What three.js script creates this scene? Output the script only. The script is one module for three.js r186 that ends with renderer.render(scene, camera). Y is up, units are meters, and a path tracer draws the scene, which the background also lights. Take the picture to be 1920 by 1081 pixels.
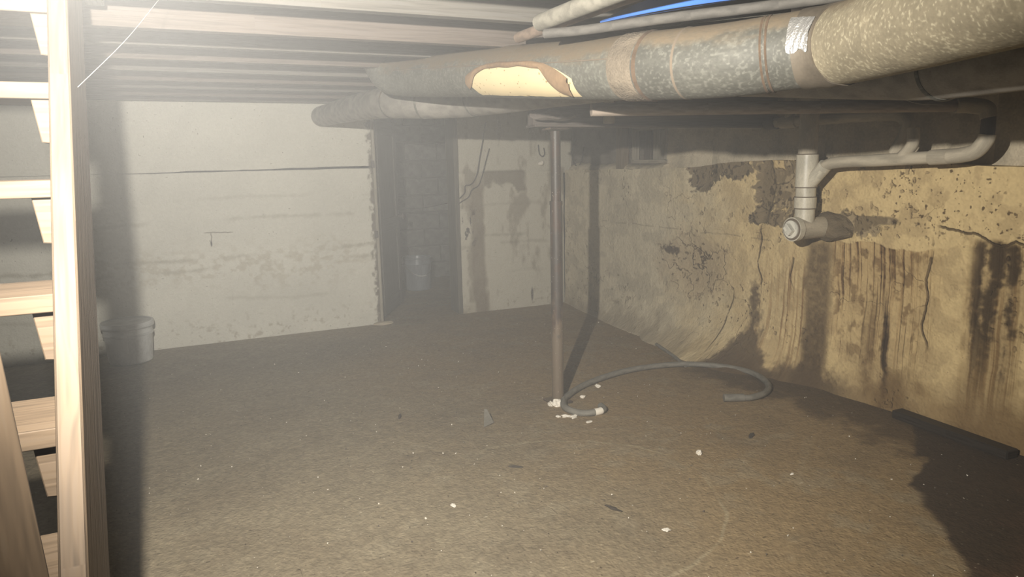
import * as THREE from 'three';
import { RoundedBoxGeometry } from 'three/addons/geometries/RoundedBoxGeometry.js';
import { mergeGeometries } from 'three/addons/utils/BufferGeometryUtils.js';

// ------------------------------------------------------------------ camera, light, exposure
// Room axes: back wall z = 0, right wall x = 0, floor y = 0 (metres).
const scene = new THREE.Scene();
scene.background = new THREE.Color(0x000000);
const camera = new THREE.PerspectiveCamera(2 * Math.atan(540.5 / 1350) * 180 / Math.PI, 1920 / 1081, 0.05, 60);
camera.position.set(-3.5, 1.4, 6.18);
camera.up.set(0.093, 0.985, -0.148);
camera.lookAt(-3.5 + 0.420, 1.4 - 0.1737, 6.18 - 0.8907);
const renderer = new THREE.WebGLRenderer({ antialias: true });
renderer.toneMapping = THREE.LinearToneMapping;
renderer.toneMappingExposure = 1.0;
renderer.shadowMap.enabled = true;

// the only lamp, above the frame; its reflector is made up to narrow the beam
const LAMP = new THREE.Vector3(-3.63, 1.722, 5.436);
const AIM = new THREE.Vector3(-0.60, 0.78, 0);
const lampLight = new THREE.SpotLight(new THREE.Color(1.0, 0.952, 0.86), 56, 0, THREE.MathUtils.degToRad(71), 1, 2);
lampLight.position.copy(LAMP); lampLight.target.position.copy(AIM);
lampLight.castShadow = true; lampLight.shadow.radius = 0.8; lampLight.shadow.mapSize.set(2048, 2048);
scene.add(lampLight, lampLight.target);
// dusty air
scene.fog = new THREE.FogExp2(new THREE.Color(1, 1, 1), 0.029);

// ------------------------------------------------------------------ helpers
function mulberry(a) { return () => { a |= 0; a = a + 0x6D2B79F5 | 0; let t = Math.imul(a ^ a >>> 15, 1 | a); t = t + Math.imul(t ^ t >>> 7, 61 | t) ^ t; return ((t ^ t >>> 14) >>> 0) / 4294967296; }; }
const rnd = mulberry(20240611);
const clamp = (x, a = 0, b = 1) => Math.min(b, Math.max(a, x));
const sstep = (a, b, x) => { const t = clamp((x - a) / (b - a)); return t * t * (3 - 2 * t); };
const lerp = (a, b, t) => a + (b - a) * t;
const H = new Float32Array(65536); { const r = mulberry(77); for (let i = 0; i < 65536; i++) H[i] = r(); }
function vn(x, y) { // value noise 0..1
  const xi = Math.floor(x), yi = Math.floor(y); let fx = x - xi, fy = y - yi; fx = fx * fx * (3 - 2 * fx); fy = fy * fy * (3 - 2 * fy);
  const a = (xi & 255), b = ((xi + 1) & 255), c = (yi & 255) << 8, d = ((yi + 1) & 255) << 8;
  return (H[a | c] * (1 - fx) + H[b | c] * fx) * (1 - fy) + (H[a | d] * (1 - fx) + H[b | d] * fx) * fy;
}
function fbm(x, y, o = 4) { let s = 0, a = 0.5, n = 0; for (let i = 0; i < o; i++) { s += a * vn(x, y); n += a; x = x * 2.03 + 17.3; y = y * 2.03 + 5.7; a *= 0.5; } return s / n; }
const blob = (x, y, cx, cy, rx, ry, soft, n) => sstep(1 + soft, 1 - soft, Math.hypot((x - cx) / rx, (y - cy) / ry) + n); // noisy-edged spot
function pw(x, pts) { if (x <= pts[0][0]) return pts[0][1]; for (let i = 1; i < pts.length; i++) if (x <= pts[i][0]) { const [a, b] = [pts[i - 1], pts[i]]; return lerp(b[1], a[1], (b[0] - x) / (b[0] - a[0])); } return pts[pts.length - 1][1]; }

function tex(w, h, fn, srgb = true) { // fn(u, v, out) writes 0..1 linear-looking sRGB values
  const d = new Uint8Array(w * h * 4), o = [0, 0, 0];
  for (let j = 0; j < h; j++) for (let i = 0; i < w; i++) {
    fn((i + 0.5) / w, (j + 0.5) / h, o); const k = (j * w + i) * 4;
    d[k] = clamp(o[0]) * 255; d[k + 1] = clamp(o[1]) * 255; d[k + 2] = clamp(o[2]) * 255; d[k + 3] = 255;
  }
  const t = new THREE.DataTexture(d, w, h, THREE.RGBAFormat); t.magFilter = THREE.LinearFilter; t.minFilter = THREE.LinearMipmapLinearFilter; t.generateMipmaps = true;
  t.wrapS = t.wrapT = THREE.RepeatWrapping; if (srgb) t.colorSpace = THREE.SRGBColorSpace; t.needsUpdate = true; return t;
}
const mix3 = (o, c, t) => { o[0] += (c[0] - o[0]) * t; o[1] += (c[1] - o[1]) * t; o[2] += (c[2] - o[2]) * t; };
const set3 = (o, c, k = 1) => { o[0] = c[0] * k; o[1] = c[1] * k; o[2] = c[2] * k; };
const rep = (t, a, b) => { const c = t.clone(); c.repeat.set(a, b); c.needsUpdate = true; return c; };

const taken = {};
function numbered(n) { const k = taken[n] = (taken[n] ?? -1) + 1; return k ? `${n}_${String(k).padStart(3, '0')}` : n; }
function shadows(m) { m.castShadow = m.receiveShadow = true; return m; }
function obj(name, geo, mat, parent = scene) {
  const g = Array.isArray(geo) ? mergeGeometries(geo.map(flat)) : geo;
  const m = shadows(new THREE.Mesh(g, mat)); m.name = parent === scene ? numbered(name) : name; parent.add(m); return m;
}
const flat = (g) => { const k = g.index ? g.toNonIndexed() : g; for (const a of Object.keys(k.attributes)) if (!['position', 'normal', 'uv'].includes(a)) k.deleteAttribute(a); return k; };
function thing(name, label, category, group) { const o = new THREE.Group(); o.name = numbered(name); o.userData = { label, category }; if (group) o.userData.group = group; scene.add(o); return o; }
function tag(o, label, category, group) { Object.assign(o.userData, { label, category }); if (group) o.userData.group = group; return o; }
function struct(name, label, category) { const o = new THREE.Group(); o.name = name; o.userData = { kind: 'structure', label, category }; scene.add(o); return o; }

// box with eased edges; uv in metres, u along the longest side
function bx(w, h, d, x = 0, y = 0, z = 0, r = 0.003) {
  const g = new RoundedBoxGeometry(w, h, d, 1, Math.min(r, w / 3, h / 3, d / 3));
  const p = g.attributes.position, n = g.attributes.normal, uv = g.attributes.uv, L = w >= h && w >= d ? 0 : h >= d ? 1 : 2;
  for (let i = 0; i < p.count; i++) {
    const q = [p.getX(i), p.getY(i), p.getZ(i)], m = [Math.abs(n.getX(i)), Math.abs(n.getY(i)), Math.abs(n.getZ(i))];
    const ax = m[0] > m[1] && m[0] > m[2] ? 0 : m[1] > m[2] ? 1 : 2; let a = [0, 1, 2].filter((k) => k !== ax);
    if (a[1] === L) a = [a[1], a[0]];
    uv.setXY(i, q[a[0]] + 0.37 * ax, q[a[1]] + 0.21 * ax);
  }
  g.translate(x, y, z); return g;
}
const shiftUV = (g, a, b) => { const uv = g.attributes.uv; for (let i = 0; i < uv.count; i++) uv.setXY(i, uv.getX(i) + a, uv.getY(i) + b); return g; };

// closed slab between a front and a back surface; front(u,v), back(u,v) -> [x,y,z]; uvf(x,y,z) -> [u,v]
function slab(nu, nv, front, back, uvf, flip = false) {
  const parts = [];
  const grid = (a, b, f, rev) => {
    const P = [], T = [], I = [];
    for (let j = 0; j <= b; j++) for (let i = 0; i <= a; i++) { const q = f(i / a, j / b); P.push(...q); T.push(...uvf(...q)); }
    for (let j = 0; j < b; j++) for (let i = 0; i < a; i++) { const k = j * (a + 1) + i, l = k + a + 1; rev ? I.push(k, l, k + 1, k + 1, l, l + 1) : I.push(k, k + 1, l, k + 1, l + 1, l); }
    const g = new THREE.BufferGeometry(); g.setAttribute('position', new THREE.Float32BufferAttribute(P, 3)); g.setAttribute('uv', new THREE.Float32BufferAttribute(T, 2)); g.setIndex(I); g.computeVertexNormals(); parts.push(flat(g));
  };
  const L3 = (a, b, t) => [lerp(a[0], b[0], t), lerp(a[1], b[1], t), lerp(a[2], b[2], t)];
  grid(nu, nv, front, flip); grid(1, 1, back, !flip);
  grid(nu, 1, (u, t) => L3(front(u, 1), back(u, 1), t), flip); grid(nu, 1, (u, t) => L3(back(u, 0), front(u, 0), t), flip);
  grid(1, nv, (t, v) => L3(back(0, v), front(0, v), t), flip); grid(1, nv, (t, v) => L3(front(1, v), back(1, v), t), flip);
  return mergeGeometries(parts);
}

// a path with steady frames; angle 0 is up, growing towards the side axis
class Path {
  constructor(pts, { n = 160, up = [0, 1, 0], tension = 0.5, straight = false } = {}) {
    const v = pts.map((p) => new THREE.Vector3(...p));
    let c; if (straight) { c = new THREE.CurvePath(); for (let i = 1; i < v.length; i++) c.add(new THREE.LineCurve3(v[i - 1], v[i])); } else c = new THREE.CatmullRomCurve3(v, false, 'centripetal', tension);
    this.P = c.getSpacedPoints(n); this.n = n; this.len = 0; this.S = [0];
    for (let i = 1; i <= n; i++) this.S.push(this.len += this.P[i].distanceTo(this.P[i - 1]));
    this.T = this.P.map((_, i) => this.P[Math.min(n, i + 1)].clone().sub(this.P[Math.max(0, i - 1)]).normalize());
    let N = new THREE.Vector3(...up); this.N = []; this.B = [];
    for (let i = 0; i <= n; i++) { const t = this.T[i]; N = N.clone().addScaledVector(t, -N.dot(t)).normalize(); this.N.push(N); this.B.push(new THREE.Vector3().crossVectors(t, N)); }
  }
  at(s) { const x = clamp(s / this.len) * this.n, i = Math.min(this.n - 1, Math.floor(x)), f = x - i, m = (A) => A[i].clone().lerp(A[i + 1], f); return { p: m(this.P), n: m(this.N).normalize(), b: m(this.B).normalize(), t: m(this.T).normalize() }; }
  on(s, a, r) { const k = this.at(s); return k.p.addScaledVector(k.n, r * Math.cos(a)).addScaledVector(k.b, r * Math.sin(a)); }
}
function sweep(path, { r = 0.02, s0 = 0, s1 = path.len, seg, rad = 20, caps = true, uLen = 1 } = {}) {
  const rf = typeof r === 'function' ? r : () => r; seg = seg || Math.max(2, Math.round((s1 - s0) / path.len * path.n));
  const P = [], N = [], T = [], I = [];
  for (let j = 0; j <= seg; j++) { const s = lerp(s0, s1, j / seg), k = path.at(s), R = rf(s, j / seg);
    for (let i = 0; i <= rad; i++) { const a = i / rad * 2 * Math.PI, c = Math.cos(a), d = Math.sin(a); const n = k.n.clone().multiplyScalar(c).addScaledVector(k.b, d), q = k.p.clone().addScaledVector(n, typeof R === 'number' ? R : R(a)); P.push(q.x, q.y, q.z); N.push(n.x, n.y, n.z); T.push(i / rad * uLen, s); } }
  for (let j = 0; j < seg; j++) for (let i = 0; i < rad; i++) { const k = j * (rad + 1) + i, l = k + rad + 1; I.push(k, k + 1, l, k + 1, l + 1, l); }
  if (caps) for (const [j, sg] of [[0, -1], [seg, 1]]) { const s = lerp(s0, s1, j / seg), k = path.at(s), b = P.length / 3; P.push(k.p.x, k.p.y, k.p.z); N.push(k.t.x * sg, k.t.y * sg, k.t.z * sg); T.push(0.5, s);
    for (let i = 0; i <= rad; i++) { const o = (j * (rad + 1) + i) * 3; P.push(P[o], P[o + 1], P[o + 2]); N.push(k.t.x * sg, k.t.y * sg, k.t.z * sg); T.push(i / rad, s); }
    for (let i = 0; i < rad; i++) sg > 0 ? I.push(b, b + 1 + i, b + 2 + i) : I.push(b, b + 2 + i, b + 1 + i); }
  const g = new THREE.BufferGeometry(); g.setAttribute('position', new THREE.Float32BufferAttribute(P, 3)); g.setAttribute('normal', new THREE.Float32BufferAttribute(N, 3)); g.setAttribute('uv', new THREE.Float32BufferAttribute(T, 2)); g.setIndex(I); return g;
}
const line = (pts, r, o = {}) => sweep(new Path(pts, { n: o.n || 40, straight: o.straight, up: o.up || [0.1, 1, 0.15] }), { r, rad: o.rad || 16, caps: true, uLen: o.uLen || 1 });
const ringOn = (path, s, w, r, rad = 40) => sweep(path, { s0: s - w / 2, s1: s + w / 2, seg: 6, rad, r: (_, t) => r + Math.min(w * 0.35, 0.006) * Math.sin(Math.PI * t), caps: true });
function lathe(pts, seg = 40) { return new THREE.LatheGeometry(pts.map(([a, b]) => new THREE.Vector2(a, b)), seg); }
function lump(r, seed, sx = 1, sy = 1, sz = 1, det = 2, rough = 0.5) { // irregular crumb
  const g = new THREE.IcosahedronGeometry(r, det), p = g.attributes.position;
  for (let i = 0; i < p.count; i++) { const x = p.getX(i) / r, y = p.getY(i) / r, z = p.getZ(i) / r; const k = 1 - rough / 2 + rough * (fbm(x * 1.3 + seed * 7.1, y * 1.3 + z * 1.7 + seed * 3.3, 3)); p.setXYZ(i, p.getX(i) * k * sx, p.getY(i) * k * sy, p.getZ(i) * k * sz); }
  g.computeVertexNormals(); return g;
}

// ------------------------------------------------------------------ textures and materials
const tGrain = tex(512, 512, (u, v, o) => { const w = fbm(u * 3, v * 6, 3), g = fbm(u * 4, v * 60 + w * 6, 3) * 0.6 + vn(u * 10, v * 150) * 0.4; const k = 0.72 + 0.5 * g; o[0] = k; o[1] = k * 0.99; o[2] = k * 0.97; }, true);
const tBumpFine = tex(512, 512, (u, v, o) => { const k = 0.55 * fbm(u * 24, v * 24, 4) + 0.3 * vn(u * 128, v * 128) + 0.15 * vn(u * 256, v * 256); o[0] = o[1] = o[2] = k; }, false);
const tMottle = tex(512, 512, (u, v, o) => { const k = 0.74 + 0.36 * fbm(u * 8, v * 8, 5) + 0.08 * (vn(u * 128, v * 128) - 0.5); o[0] = k; o[1] = k; o[2] = k; }, true);
const M = {};
const std = (o) => new THREE.MeshStandardMaterial(o);
const lin = (r, g, b) => new THREE.Color().setRGB(r, g, b);
M.stairWood = std({ color: lin(0.118, 0.083, 0.053), map: rep(tGrain, 1, 1.6), roughness: 0.75, bumpMap: rep(tGrain, 1, 1.6), bumpScale: 0.0015 });
M.stairWoodB = std({ color: lin(0.18, 0.145, 0.105), map: rep(tGrain, 1, 2.2), roughness: 0.8, bumpMap: rep(tGrain, 1, 2.2), bumpScale: 0.0015 });
M.joist = std({ color: lin(0.095, 0.088, 0.077), map: rep(tGrain, 0.8, 2), roughness: 0.9, bumpMap: rep(tGrain, 0.8, 2), bumpScale: 0.002 });
M.joistBrown = std({ color: lin(0.092, 0.074, 0.062), map: rep(tGrain, 0.8, 2), roughness: 0.9, bumpMap: rep(tGrain, 0.8, 2), bumpScale: 0.002 });
M.subfloor = std({ color: lin(0.16, 0.14, 0.12), map: rep(tGrain, 0.8, 2), roughness: 0.95 });
M.darkBeam = std({ color: lin(0.10, 0.085, 0.075), map: rep(tGrain, 0.8, 2), roughness: 0.95 });
M.doorWood = std({ color: lin(0.085, 0.078, 0.07), map: rep(tGrain, 1, 2), roughness: 0.7 });
M.casing = std({ color: lin(0.32, 0.29, 0.24), map: rep(tGrain, 1, 2), roughness: 0.85 });
M.casingDark = std({ color: lin(0.11, 0.10, 0.08), map: rep(tGrain, 1, 2), roughness: 0.85 });
M.wetWood = std({ color: lin(0.035, 0.028, 0.022), map: rep(tGrain, 1, 2), roughness: 0.55, bumpMap: tGrain, bumpScale: 0.003 });
M.pvc = std({ color: lin(0.60, 0.55, 0.44), map: tMottle, roughness: 0.42 });
M.pvcDusty = std({ color: lin(0.48, 0.42, 0.32), map: tMottle, roughness: 0.8 });
M.pvcCap = std({ color: lin(0.72, 0.69, 0.6), map: tMottle, roughness: 0.45 });
M.seam = std({ color: lin(0.14, 0.11, 0.08), roughness: 0.9 });
M.stripPipe = std({ color: lin(0.34, 0.275, 0.22), map: rep(tMottle, 2, 2), roughness: 0.85 });
M.iron = std({ color: lin(0.09, 0.075, 0.065), map: tMottle, roughness: 0.7 });
M.greyPlastic = std({ color: lin(0.20, 0.185, 0.155), map: rep(tMottle, 1, 3), roughness: 0.7 });
M.wire = std({ color: lin(0.05, 0.045, 0.04), roughness: 0.6 });
M.cable = std({ color: lin(0.2, 0.185, 0.15), map: rep(tMottle, 1, 4), roughness: 0.8 });
M.cableBrown = std({ color: lin(0.18, 0.13, 0.095), map: rep(tMottle, 1, 4), roughness: 0.9 });
M.cableGrey = std({ color: lin(0.085, 0.078, 0.068), map: rep(tMottle, 1, 4), roughness: 0.85 });
M.blue = std({ color: lin(0.06, 0.17, 0.52), roughness: 0.5, side: THREE.DoubleSide });
M.bucket = new THREE.MeshPhysicalMaterial({ color: lin(0.62, 0.63, 0.62), roughness: 0.35, map: tMottle });
M.bucketBlue = new THREE.MeshPhysicalMaterial({ color: lin(0.22, 0.24, 0.27), roughness: 0.3, map: tMottle });
M.metalHandle = std({ color: lin(0.45, 0.45, 0.44), metalness: 1, roughness: 0.4 });
M.flake = std({ color: lin(0.78, 0.72, 0.62), roughness: 0.9, bumpMap: tBumpFine, bumpScale: 0.001 });
M.stone = std({ color: lin(0.52, 0.44, 0.32), map: tMottle, roughness: 0.9 });
M.dirtBit = std({ color: lin(0.06, 0.05, 0.04), roughness: 0.9 });
M.porcelain = std({ color: lin(0.8, 0.78, 0.72), roughness: 0.3 });
M.bulbGlass = std({ color: lin(0.9, 0.9, 0.88), roughness: 0.3, emissive: lin(1, 0.96, 0.9), emissiveIntensity: 6 });
M.bulbBody = std({ color: lin(0.75, 0.75, 0.74), roughness: 0.35, metalness: 0.6 });
M.foil = std({ color: lin(0.5, 0.485, 0.46), metalness: 0.7, roughness: 0.36, bumpMap: rep(tBumpFine, 2, 2), bumpScale: 0.004, side: THREE.DoubleSide });
M.foilDusty = std({ color: lin(0.15, 0.125, 0.095), metalness: 0.3, roughness: 0.6, map: tMottle, side: THREE.DoubleSide });
M.tapeBrown = std({ color: lin(0.17, 0.138, 0.10), map: rep(tMottle, 2, 2), roughness: 0.85, bumpMap: rep(tBumpFine, 1, 2), bumpScale: 0.004 });
M.rust = std({ color: lin(0.10, 0.066, 0.042), map: rep(tMottle, 3, 3), roughness: 0.95 });
M.paper = std({ color: lin(0.62, 0.50, 0.29), roughness: 0.85, side: THREE.DoubleSide, map: tex(256, 256, (u, v, o) => { const k = 0.93 + 0.1 * fbm(u * 6, v * 6, 4); set3(o, [k, k, k]); const s = vn(u * 90, v * 120); if (s > 0.93) mix3(o, [0.45, 0.36, 0.25], 0.6); }) });
M.paperBurnt = std({ color: lin(0.24, 0.155, 0.085), map: tMottle, roughness: 0.9, side: THREE.DoubleSide });
M.concreteGrey = std({ color: lin(0.30, 0.29, 0.265), map: rep(tMottle, 1, 1), roughness: 0.95, bumpMap: rep(tBumpFine, 1, 1), bumpScale: 0.006 });
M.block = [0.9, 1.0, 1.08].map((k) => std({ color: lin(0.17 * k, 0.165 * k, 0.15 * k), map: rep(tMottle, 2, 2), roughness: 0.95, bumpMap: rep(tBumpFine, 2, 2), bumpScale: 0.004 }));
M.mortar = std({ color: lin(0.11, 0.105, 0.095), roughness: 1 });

// galvanised sheet: spangles below, brown dust with a ragged edge lying on top (u = 0 and 1 are the top)
function galv(seed, spangle, base, dustReach) {
  return tex(512, 1024, (u, v, o) => {
    const a = u < 0.5 ? u : 1 - u, au = Math.min(u, 1 - u);
    const bn = fbm(u * 9 + seed, v * 9, 4); set3(o, base, 0.86 + 0.28 * bn);
    const fq = seed > 5 ? 2.1 : 1.9, c = fbm(u * 46 * fq + seed, v * 64 * fq + 3, 2), c2 = vn(u * 110 + seed, v * 150);
    mix3(o, spangle, (seed > 5 ? 0.6 : 0.7) * sstep(seed > 5 ? 0.60 : 0.56, seed > 5 ? 0.80 : 0.74, c) * (0.35 + 0.65 * c2)); mix3(o, base.map((k) => k * 0.85), 0.4 * sstep(0.42, 0.30, c));
    mix3(o, [0.445, 0.395, 0.325], 0.9 * sstep(dustReach + 0.05, dustReach - 0.03, au + 0.12 * (fbm(u * 20 + 4, v * 16 + seed, 4) - 0.5)) * (0.75 + 0.5 * fbm(u * 60, v * 60, 3)));
  });
}
const tGalvA = galv(3, [0.51, 0.51, 0.47], [0.395, 0.39, 0.36], 0.20);
const tGalvDimmed = galv(4, [0.46, 0.455, 0.42], [0.315, 0.31, 0.285], 0.16);  // same sheet darkened for the elbow gores to offset the close lamp
const tGalvB = galv(11, [0.74, 0.71, 0.61], [0.50, 0.465, 0.39], 0.10);
M.galvA = std({ color: 0xffffff, map: tGalvA, metalness: 0.25, roughness: 0.62, bumpMap: tBumpFine, bumpScale: 0.0008 });
M.galvDimmed = std({ color: 0xffffff, map: tGalvDimmed, metalness: 0.15, roughness: 0.68, bumpMap: tBumpFine, bumpScale: 0.0008 });
M.galvB = std({ color: 0xffffff, map: tGalvB, metalness: 0.2, roughness: 0.66, bumpMap: tBumpFine, bumpScale: 0.0008 });
M.galvDull = std({ color: lin(0.30, 0.275, 0.24), map: rep(tMottle, 2, 2), metalness: 0.2, roughness: 0.75 });

// steel column: dark brown paint, rust and flecks of white, dust caked on the lower third
M.column = std({ color: 0xffffff, roughness: 0.5, map: tex(256, 1024, (u, v, o) => { const y = v * 1.6; set3(o, [0.235, 0.205, 0.18], 0.8 + 0.4 * fbm(u * 10, v * 30, 4)); mix3(o, [0.30, 0.20, 0.14], 0.45 * sstep(0.55, 0.7, fbm(u * 8 + 3, v * 20, 4)));
  mix3(o, [0.42, 0.365, 0.30], sstep(0.62, 0.40, y + 0.35 * (fbm(u * 12, v * 40, 4) - 0.5)) * 0.9); if (vn(u * 50, v * 260) > 0.955) mix3(o, [0.85, 0.82, 0.76], 0.8); }) });

// back wall: off-white limewash, u over x = -5.1..0.1, v over y = 0..2.0
const bwX0 = -5.1, bwW = 5.2, bwH = 2.0;
const tBack = tex(2048, 788, (u, v, o) => {
  const x = bwX0 + u * bwW, y = v * bwH, n = fbm(x * 3, y * 3, 4), n2 = fbm(x * 14 + 9, y * 14, 4), n3 = vn(x * 90, y * 90);
  const west = sstep(-1.5, -1.9, x);
  set3(o, [0.80, 0.785, 0.735], 0.94 + 0.10 * n + 0.03 * (n3 - 0.5)); if (west < 1) mix3(o, [0.72, 0.695, 0.63], (1 - west) * 0.9);
  // faint form-board lines and soiled bands
  for (const [yy, k, sx] of [[0.98, 0.3, -3.2], [0.70, 0.55, -2.9], [0.60, 0.45, -2.2], [0.33, 0.22, -3], [1.15, 0.18, -3.4]]) { const d = Math.abs(y - yy - 0.10 * (fbm(x * 1.6, yy * 9, 4) - 0.5) - 0.012 * (x + 3)); mix3(o, [0.53, 0.50, 0.43], k * 0.8 * sstep(0.03, 0.002, d + 0.03 * (fbm(x * 25, y * 25, 3) - 0.4)) * sstep(0.45, 0.62, fbm(x * 2.6 + yy * 5, y * 3, 4))); }
  mix3(o, [0.66, 0.62, 0.54], 0.5 * sstep(0.44, 0.7, fbm(x * 20, y * 24, 5)) * blob(x, y, -2.9, 0.62, 1.2, 0.16, 0.7, n - 0.5));
  mix3(o, [0.52, 0.47, 0.39], 0.4 * sstep(0.6, 0.8, fbm(x * 30, y * 30, 4)) * sstep(0.30, 0.04, y));
  if (n3 > 0.965 && n > 0.45) mix3(o, [0.35, 0.31, 0.26], 0.5);
  mix3(o, [0.30, 0.265, 0.21], 0.6 * sstep(0.006, 0.002, Math.abs(y - 0.893 - 0.03 * (fbm(x * 14, 4, 3) - 0.5))) * sstep(0.12, 0.08, Math.abs(x + 3.16))); mix3(o, [0.28, 0.24, 0.19], 0.6 * sstep(0.005, 0.002, Math.abs(x + 3.215 - 0.02 * (fbm(y * 16, 4, 3) - 0.5))) * sstep(0.82, 0.84, y) * sstep(0.90, 0.88, y)); // hairline crack
  mix3(o, [0.16, 0.13, 0.11], 0.9 * blob(x, y, -3.22, 0.81, 0.008, 0.03, 0.3, 0.5 * n2));
  // dirt along the door edge
  mix3(o, [0.30, 0.26, 0.21], 0.7 * sstep(0.05, 0.01, Math.abs(x + 1.89) + 0.10 * (fbm(x * 30, y * 22, 4) - 0.4)));
  // right of the door: grey bare column, bare patch, black scuffs
  const e = 0.5 * (n2 - 0.5);
  mix3(o, [0.49, 0.445, 0.375], 0.85 * sstep(0.085, 0.045, Math.abs(x + 0.915 + 0.05 * (fbm(y * 4, 3, 3) - 0.5)) + 0.06 * e) * sstep(1.30, 1.15, y));
  mix3(o, [0.47, 0.43, 0.365], 0.85 * sstep(1.14, 1.20, y + 0.25 * (fbm(x * 12, y * 12, 4) - 0.5)) * sstep(0.24, 0.19, Math.abs(x + 0.64) + 0.12 * e) * sstep(1.33, 1.305, y));
  mix3(o, [0.52, 0.47, 0.39], 0.6 * sstep(0.42, 0.10, y + 0.3 * n2) * sstep(-1.2, -1.0, x) * sstep(-0.75, -0.95, x));
  mix3(o, [0.20, 0.17, 0.14], 0.8 * sstep(0.60, 0.70, fbm(x * 26, y * 17, 4)) * blob(x, y, -1.02, 0.80, 0.09, 0.20, 0.5, e));
  mix3(o, [0.46, 0.41, 0.34], 0.55 * sstep(0.55, 0.75, fbm(x * 9 + 3, y * 4, 4)) * (1 - west));
  mix3(o, [0.2, 0.17, 0.14], 0.7 * blob(x, y, -0.37, 0.12, 0.012, 0.06, 0.4, e));
});
M.back = std({ map: tBack, roughness: 0.92, bumpMap: rep(tBumpFine, 5.2, 2), bumpScale: 0.007 });

// right wall: tan limewash with leak stains, u over z = 0..4.9, v over y = 0..1.5
const ridge = (x, y, w, o = 4) => sstep(w, w * 0.25, Math.abs(fbm(x, y, o) - 0.5)); // crack-like lines
const RB = new Uint8Array(2048 * 627 * 4); let rbK = 0; // relief of the same marks
const tRight = tex(2048, 627, (u, v, o) => {
  const z = u * 4.9, y = v * 1.5, n = fbm(z * 2.4 + 40, y * 2.4, 5), n2 = fbm(z * 11 + 7, y * 11, 4), n3 = vn(z * 110, y * 110), n4 = fbm(z * 45 + 2, y * 45, 3), e = n2 - 0.5, f = n4 - 0.5;
  let h = 0.55 + 0.30 * e + 0.22 * f + 0.08 * (n3 - 0.5);
  const warm = sstep(1.4, 3.0, z + 0.8 * (n - 0.5));
  set3(o, [0.76, 0.715, 0.615], 0.93 + 0.14 * n); mix3(o, [0.80, 0.705, 0.515], warm * 0.95); mix3(o, [0.63, 0.545, 0.40], 0.5 * sstep(0.46, 0.66, n2 + 0.3 * f) * warm); mix3(o, [0.60, 0.56, 0.48], 0.4 * sstep(0.5, 0.66, fbm(z * 6, y * 9 + 3, 5)) * (1 - warm));
  const k3 = 0.95 + 0.05 * n3 + 0.07 * n4; o[0] *= k3; o[1] *= k3; o[2] *= k3;
  // pits and spalls
  const pit = sstep(0.68, 0.78, fbm(z * 30 + 60, y * 30, 3)) * sstep(0.48, 0.66, fbm(z * 3 + 9, y * 3, 3)); h -= 0.3 * pit; mix3(o, [0.46, 0.385, 0.285], 0.4 * pit);
  const hair = ridge(z * 3.1 + 5, y * 3.1, 0.0045, 5) * sstep(0.54, 0.64, fbm(z * 3 + 30, y * 3, 3)); h -= 0.2 * hair; mix3(o, [0.40, 0.325, 0.23], 0.4 * hair);
  // water streaks down the wall
  const wv = 0.012 * (fbm(z * 5, y * 7, 3) - 0.5), st = 0.5 * vn((z + wv) * 70, y * 2.2 + 3) + 0.5 * vn((z + wv) * 190 + 5, y * 3), st2 = vn(z * 26 + 9, y * 1.3);
  const topE = 0.905 + 0.05 * (fbm(z * 7, 3, 4) - 0.5), comb = sstep(3.17, 3.23, z + 0.05 * e) * sstep(3.92, 3.66, z + 0.1 * e) * sstep(topE + 0.006, topE - 0.006, y) * sstep(0.05, 0.45, y + 0.3 * e);
  mix3(o, [0.60, 0.485, 0.325], comb * (0.35 + 0.5 * sstep(0.35, 0.75, st)) * (0.55 + 0.5 * sstep(0.4, 0.9, y))); mix3(o, [0.33, 0.24, 0.145], comb * 0.8 * sstep(0.58, 0.88, st + 0.3 * f) * sstep(0.25, 0.75, y + 0.7 * (st2 - 0.5)) * (0.6 + n2)); h -= comb * 0.25 * sstep(0.5, 0.85, st) + 0.12 * comb;
  mix3(o, [0.38, 0.29, 0.18], 0.55 * comb * sstep(0.56, 0.70, fbm(z * 18 + 4, y * 14, 4)));
  mix3(o, [0.17, 0.12, 0.075], 0.85 * blob(z, y, 3.565 + 0.05 * (0.3 - y), 0.30, 0.020, 0.28, 0.6, 1.2 * e + 0.8 * f)); mix3(o, [0.36, 0.275, 0.175], 0.65 * blob(z, y, 3.46, 0.33, 0.045, 0.24, 0.6, 1.5 * e + f) * (0.4 + 0.8 * st)); mix3(o, [0.36, 0.28, 0.175], 0.6 * blob(z, y, 3.62, 0.08, 0.13, 0.13, 0.7, 1.5 * e));
  const rs = sstep(3.96, 4.05, z + 0.06 * e) * sstep(4.30, 4.2, z + 0.06 * e) * sstep(1.0, 0.95, y + 0.04 * e) * sstep(0.0, 0.3, y);
  mix3(o, [0.45, 0.35, 0.215], rs * (0.25 + 0.55 * sstep(0.35, 0.75, st))); mix3(o, [0.20, 0.15, 0.09], rs * 0.85 * sstep(0.055, 0.005, Math.min(Math.abs(z - 4.04 - 0.05 * (fbm(y * 4, 2, 3) - 0.5)), Math.abs(z - 4.115 + 0.06 * (0.8 - y)), Math.abs(z - 4.195 - 0.04 * (fbm(y * 5, 8, 3) - 0.5)) + 0.01) + 0.09 * e + 0.05 * f) * sstep(0.15, 0.6, y + 0.3 * e)); h -= rs * 0.2 * st;
  mix3(o, [0.42, 0.33, 0.20], 0.5 * sstep(4.25, 4.4, z) * sstep(0.35, 0.75, st2 + 0.4 * e)); mix3(o, [0.40, 0.315, 0.2], 0.55 * sstep(3.9, 4.05, z) * sstep(0.38, 0.1, y + 0.3 * e));
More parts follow.
